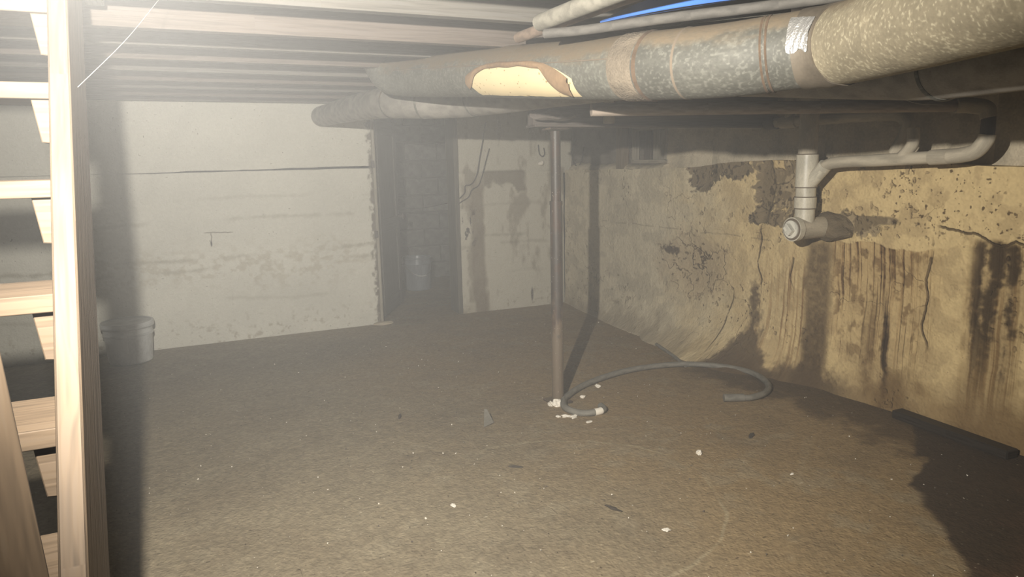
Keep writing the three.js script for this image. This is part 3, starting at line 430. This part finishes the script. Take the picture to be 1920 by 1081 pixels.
// ------------------------------------------------------------------ drains on the right wall
const seg = (a, b, r, o = {}) => sweep(new Path([a, b], { n: 12, up: [0.3, 0.1, 1] }), { r, rad: o.rad || 30 });
const stack = thing('drain_stack', 'cream plastic drain stack with a wye fitting and a round cleanout plug', 'drain pipe');
{ const x = -0.2, z = 3.15;
  obj('upper_pipe', seg([x, 1.40, z], [x, 2.05, z], 0.052), M.pvcDusty, stack); obj('wye_body', seg([x, 1.22, z], [x, 1.405, z], 0.060), M.pvc, stack); obj('wye_branch', seg([x, 1.235, z + 0.02], [x, 1.345, z + 0.13], 0.038), M.pvc, stack);
  obj('lower_pipe', seg([x, 0.99, z], [x, 1.23, z], 0.055), M.pvc, stack); obj('hub', seg([x, 1.10, z], [x, 1.165, z], 0.0605), M.pvc, stack);
  for (const y of [1.10, 1.165, 1.22, 1.405]) obj('joint_line', sweep(new Path([[x, y - 0.003, z], [x, y + 0.003, z]], { n: 2, up: [1, 0, 0] }), { r: 0.0608, rad: 30 }), M.seam, stack);
  obj('cleanout_tee', seg([0.02, 0.985, z + 0.005], [-0.285, 0.985, z + 0.005], 0.062), M.pvcDusty, stack); obj('cleanout_collar', seg([-0.265, 0.985, z + 0.005], [-0.30, 0.985, z + 0.005], 0.069), M.pvc, stack); obj('joint_line', seg([-0.299, 0.985, z + 0.005], [-0.3025, 0.985, z + 0.005], 0.0625), M.seam, stack);
  const cap = obj('cleanout_plug', seg([-0.295, 0.985, z + 0.005], [-0.310, 0.985, z + 0.005], 0.051), M.pvcCap, stack);
  const nut = bx(0.032, 0.040, 0.058, 0, 0, 0, 0.004); nut.rotateX(0.75); nut.translate(-0.322, 0.985, z + 0.005); obj('square_nut', nut, M.pvcCap, cap);
  obj('cement_collar', lump(0.1, 21, 0.75, 0.85, 1.5, 4, 0.6).translate(-0.01, 0.985, z + 0.03), std({ color: lin(0.17, 0.13, 0.08), map: tMottle, roughness: 0.95, bumpMap: tBumpFine, bumpScale: 0.008 }), stack); }
const branch = thing('branch_drain', 'thin sloping plastic waste pipe joining the drain stack with a bent end', 'drain pipe');
{ const x = -0.2; obj('sloping_pipe', line([[x, 1.30, 3.235], [x, 1.343, 3.285], [x, 1.358, 3.36], [x, 1.366, 3.6], [x, 1.378, 3.9]], 0.031, { n: 50, rad: 24 }), M.pvcDusty, branch);
  obj('coupling', seg([x, 1.325, 3.262], [x, 1.292, 3.228], 0.0375), M.pvc, branch); obj('coupling', seg([x, 1.377, 3.89], [x, 1.381, 3.98], 0.036), M.pvcDusty, branch); obj('elbow', line([[x, 1.38, 3.97], [x, 1.386, 4.04], [x, 1.402, 4.10], [x, 1.45, 4.14], [x, 1.475, 4.145]], 0.035, { n: 24, rad: 24 }), M.pvcDusty, branch);
  obj('riser', seg([x, 1.46, 4.145], [x, 1.56, 4.145], 0.029), M.iron, branch);
  obj('stub_branch', line([[x, 1.385, 3.74], [x, 1.42, 3.775], [x, 1.445, 3.79], [x, 1.52, 3.79]], 0.028, { n: 24, rad: 20 }), M.pvcDusty, branch); obj('joint_line', seg([x, 1.455, 3.79], [x, 1.459, 3.79], 0.0295), M.seam, branch); }
const waste = thing('ceiling_waste_pipe', 'long dusty brown waste pipe crossing under the patched duct to the right wall', 'pipe');
{ obj('pipe', line([[-1.86, 1.606, 3.518], [-0.30, 1.603, 4.07]], 0.027, { straight: true, n: 20, rad: 24 }), M.stripPipe, waste); obj('elbow', line([[-0.32, 1.603, 4.065], [-0.25, 1.601, 4.095], [-0.205, 1.585, 4.135], [-0.2, 1.545, 4.145]], 0.034, { n: 24, rad: 24 }), M.pvcDusty, waste); }
const grey = thing('grey_waste_pipe', 'faint grey waste pipe on the upper right wall with an elbow turned down', 'pipe');
{ const x = -0.07; obj('pipe', line([[x, 1.60, 2.72], [x, 1.60, 3.52]], 0.03, { straight: true, n: 10, rad: 20 }), M.pvcDusty, grey); obj('elbow', line([[x, 1.60, 3.50], [x, 1.595, 3.60], [x, 1.555, 3.66], [x, 1.49, 3.65], [x, 1.40, 3.60]], 0.034, { n: 30, rad: 20 }), M.pvcDusty, grey); obj('tee', seg([x, 1.60, 2.82], [x, 1.60, 2.94], 0.038), M.pvcDusty, grey); obj('riser', seg([x, 1.60, 2.88], [x, 1.90, 2.88], 0.03), M.pvcDusty, grey); obj('coupling', seg([x, 1.6, 2.70], [x, 1.6, 2.78], 0.04), M.iron, grey); }

// ------------------------------------------------------------------ pipes and scraps under the joists
tag(obj('insulated_pipe', line([[-2.302, 1.862, 3.905], [-2.30, 1.863, 4.12], [-2.30, 1.863, 4.34], [-2.30, 1.863, 4.7], [-2.30, 1.862, 5.4]], 0.028, { n: 40 }), M.cable), 'pale round-ended pipe lying over the patched duct', 'pipe');
tag(obj('copper_pipe', line([[-2.235, 1.864, 3.60], [-2.228, 1.866, 4.0], [-2.222, 1.869, 4.30], [-2.21, 1.869, 4.7], [-2.20, 1.87, 5.3]], 0.020, { n: 40 }), M.cableBrown), 'thin brown dusty pipe beside the pale pipe over the duct', 'pipe');
tag(obj('sagging_cable', line([[-2.31, 1.818, 3.955], [-2.23, 1.814, 4.08], [-2.10, 1.818, 4.28], [-1.90, 1.82, 4.56], [-1.74, 1.82, 4.85]], 0.0155, { n: 40 }), M.cableGrey), 'dusty grey cable sagging onto the top of the duct', 'cable');
tag(obj('old_cable', line([[-2.10, 1.828, 4.05], [-2.02, 1.816, 4.22], [-1.95, 1.812, 4.38], [-1.82, 1.812, 4.55]], 0.006, { n: 40, rad: 10 }), M.cable), 'thin pale old cable resting along the duct top', 'cable');
{ const top = (u, v) => [lerp(-2.185, -1.985, u) + 0.02 * v, 1.838 + 0.006 * Math.sin(u * 3) + 0.046 * v * Math.sin(Math.PI * Math.min(1, 0.06 + u * 0.9)), lerp(4.10, 4.55, u) - 0.03 * v];
  tag(obj('blue_sheet', slab(40, 10, top, (u, v) => { const q = top(u, v); return [q[0] + 0.003, q[1] - 0.002, q[2] - 0.002]; }, (x, y, z) => [z, y]), M.blue), 'bright blue plastic sheet tucked above the duct', 'plastic sheet'); }

// ------------------------------------------------------------------ wires
const wires = 'wires hanging beside the doorway';
tag(obj('hanging_wire', line([[-0.86, 1.75, 0.10], [-0.87, 1.62, 0.06], [-0.90, 1.45, 0.04], [-0.94, 1.27, 0.035], [-1.0, 1.20, 0.04], [-1.05, 1.19, 0.035], [-1.06, 1.13, 0.04], [-1.11, 1.08, 0.04]], 0.0045, { n: 70, rad: 8 }), M.wire), 'black wire hanging on the wall beside the doorway, the longer of two', 'wire', wires);
tag(obj('hanging_wire', line([[-0.80, 1.52, 0.03], [-0.84, 1.40, 0.03], [-0.88, 1.28, 0.035], [-0.92, 1.19, 0.035], [-0.99, 1.15, 0.04], [-1.02, 1.09, 0.035], [-1.09, 1.05, 0.035], [-1.12, 1.03, 0.03]], 0.004, { n: 70, rad: 8 }), M.wire), 'thin grey-black wire on the wall beside the doorway, the shorter of two', 'wire', wires);
tag(obj('drooping_wire', line([[-1.55, 1.25, -1.35], [-1.45, 1.08, -1.4], [-1.32, 0.96, -1.3], [-1.2, 0.95, -0.9], [-1.135, 1.03, -0.18]], 0.004, { n: 50, rad: 8 }), M.wire), 'thin wire drooping across the back room inside the doorway', 'wire');
tag(obj('cable_loop', line([[0.06, 1.60, 0.10], [0.04, 1.45, 0.08], [0.045, 1.36, 0.13], [0.05, 1.34, 0.18], [0.05, 1.39, 0.24], [0.07, 1.52, 0.26]], 0.005, { n: 50, rad: 8 }), M.wire), 'small loop of black cable hanging above the ledge in the corner', 'cable');
tag(obj('wire_hook', line([[-0.28, 1.55, 0.0], [-0.275, 1.46, 0.02], [-0.25, 1.44, 0.025], [-0.225, 1.46, 0.02], [-0.22, 1.52, 0.0]], 0.005, { n: 30, rad: 8 }), M.wire), 'small dark wire hook on the back wall above the ledge', 'hook');
tag(obj('white_knob', [lump(0.026, 4, 1.1, 0.8, 0.8, 2), lump(0.015, 9, 1, 1, 1, 2).translate(0.012, 0.012, 0.005)].map((g) => g.translate(-0.26, 1.375, 0.01)), M.flake), 'white lump on the back wall above the ledge by the column', 'knob');
tag(obj('dirty_rag', lump(0.075, 12, 1.7, 0.55, 0.7, 3, 0.9).translate(-1.60, 1.64, 2.76), M.darkBeam), 'dark clump of rag and cobweb at the end of the beam', 'rag');

tag(obj('capped_stub', [seg([-1.27, 1.60, 2.745], [-1.27, 1.89, 2.745], 0.026), seg([-1.27, 1.595, 2.745], [-1.27, 1.63, 2.745], 0.031)], M.pvcDusty), 'short grey capped pipe hanging in front of the dark beam', 'pipe');
[[[-3.655, 1.58, 4.30], [-3.56, 1.72, 4.05], [-3.47, 1.889, 3.72], 'cobweb strand slanting from the stair stringer up to a joist'], [[-1.25, 1.60, 4.45], [-0.9, 1.585, 4.3], [-0.45, 1.60, 4.1], 'cobweb strand by the upper end of the waste pipe']].forEach(([a, b, c, l]) => tag(obj('cobweb_strand', line([a, b, c], 0.0006, { n: 12, rad: 6 }), M.flake), l, 'cobweb'));

// ------------------------------------------------------------------ buckets
const tub = thing('plastic_tub', 'squat white lidded plastic tub in the shade beside the stair', 'bucket');
{ tub.position.set(-3.855, 0, 0.28); const R = 0.168;
  obj('body', lathe([[0, 0], [R * 0.84, 0], [R * 0.88, 0.012], [R * 0.95, 0.20], [R * 1.0, 0.205], [R * 1.0, 0.222], [R * 0.97, 0.225], [R * 0.975, 0.285]], 48), M.bucket, tub);
  const lid = obj('lid', lathe([[R * 0.98, 0.262], [R * 1.05, 0.262], [R * 1.06, 0.272], [R * 1.06, 0.298], [R * 1.04, 0.305], [R * 0.96, 0.305], [R * 0.94, 0.297], [0, 0.297]], 48), M.bucket, tub);
  const lb = obj('printed_label', (() => { const g = new THREE.CylinderGeometry(R * 0.93, R * 0.885, 0.12, 30, 1, true, -0.9, 2.0); g.translate(0, 0.105, 0); return g; })(), std({ roughness: 0.5, side: THREE.DoubleSide, map: tex(256, 64, (u, v, o) => { set3(o, [0.74, 0.74, 0.71]); if (v > 0.42 && v < 0.78 && ((u > 0.22 && u < 0.40) || (u > 0.48 && u < 0.56))) set3(o, [0.5, 0.49, 0.46]); if (v > 0.86 && (u < 0.40 || u > 0.55)) set3(o, [0.45, 0.44, 0.42]); if (v < 0.25 && vn(u * 60, v * 20) > 0.55) mix3(o, [0.5, 0.49, 0.47], 0.6); }) }), tub); }
const pail = thing('plastic_pail', 'tall pale blue-grey open plastic pail standing in the back room', 'bucket');
{ pail.position.set(-1.03, 0, -1.55); const R = 0.163;
  obj('body', lathe([[0, 0.004], [R * 0.86, 0], [R * 0.89, 0.008], [R * 0.97, 0.29], [R * 1.03, 0.292], [R * 1.03, 0.305], [R * 0.985, 0.31], [R * 1.0, 0.36], [R * 0.97, 0.36], [R * 0.95, 0.30], [R * 0.85, 0.015], [0, 0.012]], 48), M.bucketBlue, pail);
  obj('rim', new THREE.TorusGeometry(R * 1.0, 0.008, 10, 48).rotateX(Math.PI / 2).translate(0, 0.36, 0), M.bucketBlue, pail);
  obj('handle', line([[-R, 0.30, 0.02], [-R * 0.75, 0.22, R * 0.72], [-0.0, 0.17, R * 1.06], [R * 0.75, 0.22, R * 0.72], [R, 0.30, 0.02]], 0.003, { n: 40, rad: 8 }), M.metalHandle, pail); obj('handle_grip', line([[-0.045, 0.176, R * 1.05], [0, 0.17, R * 1.075], [0.045, 0.176, R * 1.05]], 0.008, { n: 10, rad: 10 }), M.bucket, pail); }

// ------------------------------------------------------------------ things on the floor
const hose = thing('floor_hose', 'grey ribbed drain hose lying in an open loop on the floor', 'hose');
{ const pts = [[-1.385, 0.022, 2.845], [-1.40, 0.02, 2.90], [-1.47, 0.019, 2.915], [-1.545, 0.019, 2.885], [-1.575, 0.02, 2.78], [-1.52, 0.02, 2.66], [-1.43, 0.02, 2.575], [-1.25, 0.02, 2.46], [-1.0, 0.021, 2.37], [-0.76, 0.021, 2.335], [-0.45, 0.022, 2.40], [-0.24, 0.022, 2.60], [-0.195, 0.022, 2.80], [-0.29, 0.021, 3.02], [-0.42, 0.02, 3.12], [-0.54, 0.02, 3.14], [-0.62, 0.02, 3.11]];
  const p = new Path(pts, { n: 420 }); obj('corrugated_tube', sweep(p, { r: (s) => 0.0185 + 0.0012 * Math.sin(s * 500), rad: 14, seg: 900 }), M.greyPlastic, hose);
  obj('end_cuff', line([[-0.585, 0.022, 3.125], [-0.69, 0.022, 3.075]], 0.0225, { straight: true, n: 6 }), M.greyPlastic, hose); obj('white_paint_splash', sweep(p, { s0: 0.085, s1: 0.13, r: 0.0203, rad: 14 }), M.flake, hose); }
tag(obj('grey_rod', line([[-0.31, 0.035, 1.92], [-0.37, 0.02, 2.20], [-0.44, 0.013, 2.42]], 0.012, { n: 20 }), M.greyPlastic), 'grey length of pipe lying along the foot of the right wall', 'pipe');
const wp = obj('wet_plank', (() => { const g = bx(0.075, 0.045, 0.62, 0, 0.0225, 0, 0.006), p = g.attributes.position; return g; })(), M.wetWood); wp.position.set(-0.075, 0, 4.02); wp.rotation.y = -0.06;
tag(wp, 'dark wet plank lying against the foot of the right wall', 'plank');
const crumbs = [ // x, z, radius, flatness, label, material
  [-1.575, 2.675, 0.030, 0.75, 'largest white plaster crumb at the foot of the steel column', 'flake'], [-1.605, 2.655, 0.018, 0.8, 'white plaster crumb leaning on the larger crumb at the column foot', 'flake'],
  [-1.62, 2.86, 0.020, 0.4, 'flat white plaster scrap before the hose curl', 'flake'], [-1.585, 2.885, 0.022, 0.35, 'flat white plaster scrap under the hose curl', 'flake'], [-1.66, 2.84, 0.013, 0.5, 'small white plaster scrap at the left of the row before the hose', 'flake'],
  [-1.55, 2.99, 0.017, 0.25, 'thin white plaster sliver in front of the hose curl', 'flake'], [-1.18, 2.49, 0.021, 0.5, 'white plaster crumb tucked inside the hose loop', 'flake'], [-1.37, 2.625, 0.015, 0.6, 'white plaster crumb beside the hose near the column', 'flake'],
  [-1.311, 3.603, 0.017, 0.6, 'lone white plaster crumb on the open floor', 'flake'], [-0.115, 2.60, 0.042, 0.8, 'round tan stone resting behind the hose bend', 'stone'],
  [-1.10, 3.98, 0.010, 0.5, 'small white chip on the brown floor near the wet patch', 'flake'], [-2.55, 3.55, 0.013, 0.3, 'flat white fleck on the pale round floor mark', 'flake'], [-1.9, 4.12, 0.016, 0.25, 'flat pale flake near the bottom of the floor mark', 'flake'],
  [-2.44, 2.42, 0.016, 0.7, 'dark dirt clod on the floor left of the column', 'dirtBit'], [-2.155, 3.33, 0.02, 0.3, 'dark scrap of leaf litter inside the round floor mark', 'dirtBit'], [-0.93, 3.55, 0.022, 0.2, 'dark curled leaf on the brown floor', 'dirtBit'], [-1.98, 3.88, 0.022, 0.22, 'curled dark wood shaving on the pale floor mark', 'dirtBit'],
];
crumbs.forEach(([x, z, r, f, label, m], i) => tag(obj(m === 'flake' ? 'plaster_crumb' : m === 'stone' ? 'round_stone' : 'dirt_scrap', lump(r, i + 2, m === 'dirtBit' ? 1.7 : 1.2, f, m === 'dirtBit' ? 0.45 : 0.8, 3, m === 'stone' ? 0.5 : 1.3).rotateY(i * 1.3).translate(x, r * f * 0.62, z), M[m]), label, m === 'stone' ? 'stone' : m === 'flake' ? 'crumb' : 'litter', 'litter on the cellar floor'));
{ const s = new THREE.Shape([[0, 0], [0.075, 0.005], [0.062, 0.085], [0.045, 0.09]].map((a) => new THREE.Vector2(...a))); const g = new THREE.ExtrudeGeometry(s, { depth: 0.003, bevelEnabled: false }); g.rotateX(-0.5); g.rotateY(0.35); g.translate(-2.085, 0.002, 2.79); tag(obj('card_scrap', g, M.greyPlastic), 'bent triangular scrap of grey card standing on the floor', 'scrap'); }
{ // fine litter nobody could count
  const N = 900, g = new THREE.TetrahedronGeometry(0.006, 0), im = new THREE.InstancedMesh(g, std({ color: 0xffffff, roughness: 0.9 }), N), m = new THREE.Matrix4(), q = new THREE.Quaternion(), c = new THREE.Color();
  for (let i = 0; i < N; i++) { const x = -4.2 + rnd() * 4.0, z = 0.6 + rnd() * 4.4, k = 0.35 + 0.9 * rnd() * rnd(); q.setFromEuler(new THREE.Euler(rnd() * 6, rnd() * 6, rnd() * 6)); m.compose(new THREE.Vector3(x, 0.002, z), q, new THREE.Vector3(k * 1.3, k * 0.5, k)); im.setMatrixAt(i, m); const d = rnd(); d < 0.55 ? c.setRGB(0.6, 0.55, 0.46) : c.setRGB(0.09, 0.075, 0.06); im.setColorAt(i, c); }
  im.name = 'floor_grit'; im.userData = { kind: 'stuff', label: 'fine pale and dark grit scattered over the floor', category: 'grit' }; shadows(im); scene.add(im); }

// ------------------------------------------------------------------ the lamp, above the top edge of the frame
const lamp = thing('aimed_lamp', 'white bulb on a porcelain holder under the joists, its reflector form added to aim the light', 'lamp');
{ const dir = AIM.clone().sub(LAMP).normalize(), q = new THREE.Quaternion().setFromUnitVectors(new THREE.Vector3(0, 0, 1), dir);
  const face = obj('bulb_face', lathe([[0, 0.012], [0.02, 0.010], [0.036, 0.002], [0.038, -0.004]], 28).rotateX(Math.PI / 2), M.bulbGlass, lamp);
  const body = obj('bulb_body', lathe([[0.038, -0.004], [0.034, -0.02], [0.02, -0.055], [0.014, -0.07], [0, -0.07]], 28).rotateX(Math.PI / 2), M.bulbBody, lamp);
  for (const o of [face, body]) { o.quaternion.copy(q); o.position.copy(LAMP).addScaledVector(dir, -0.02); }
  const back = LAMP.clone().addScaledVector(dir, -0.09);
  obj('holder', lathe([[0, 0], [0.024, 0], [0.024, 0.03], [0.04, 0.05], [0.05, JB - back.y - 0.015], [0, JB - back.y - 0.015]], 28).translate(back.x, back.y, back.z), M.porcelain, lamp);
  obj('mounting_block', bx(0.11, 0.03, 0.36, back.x, JB - 0.008, back.z), M.joist, lamp); }

renderer.render(scene, camera);
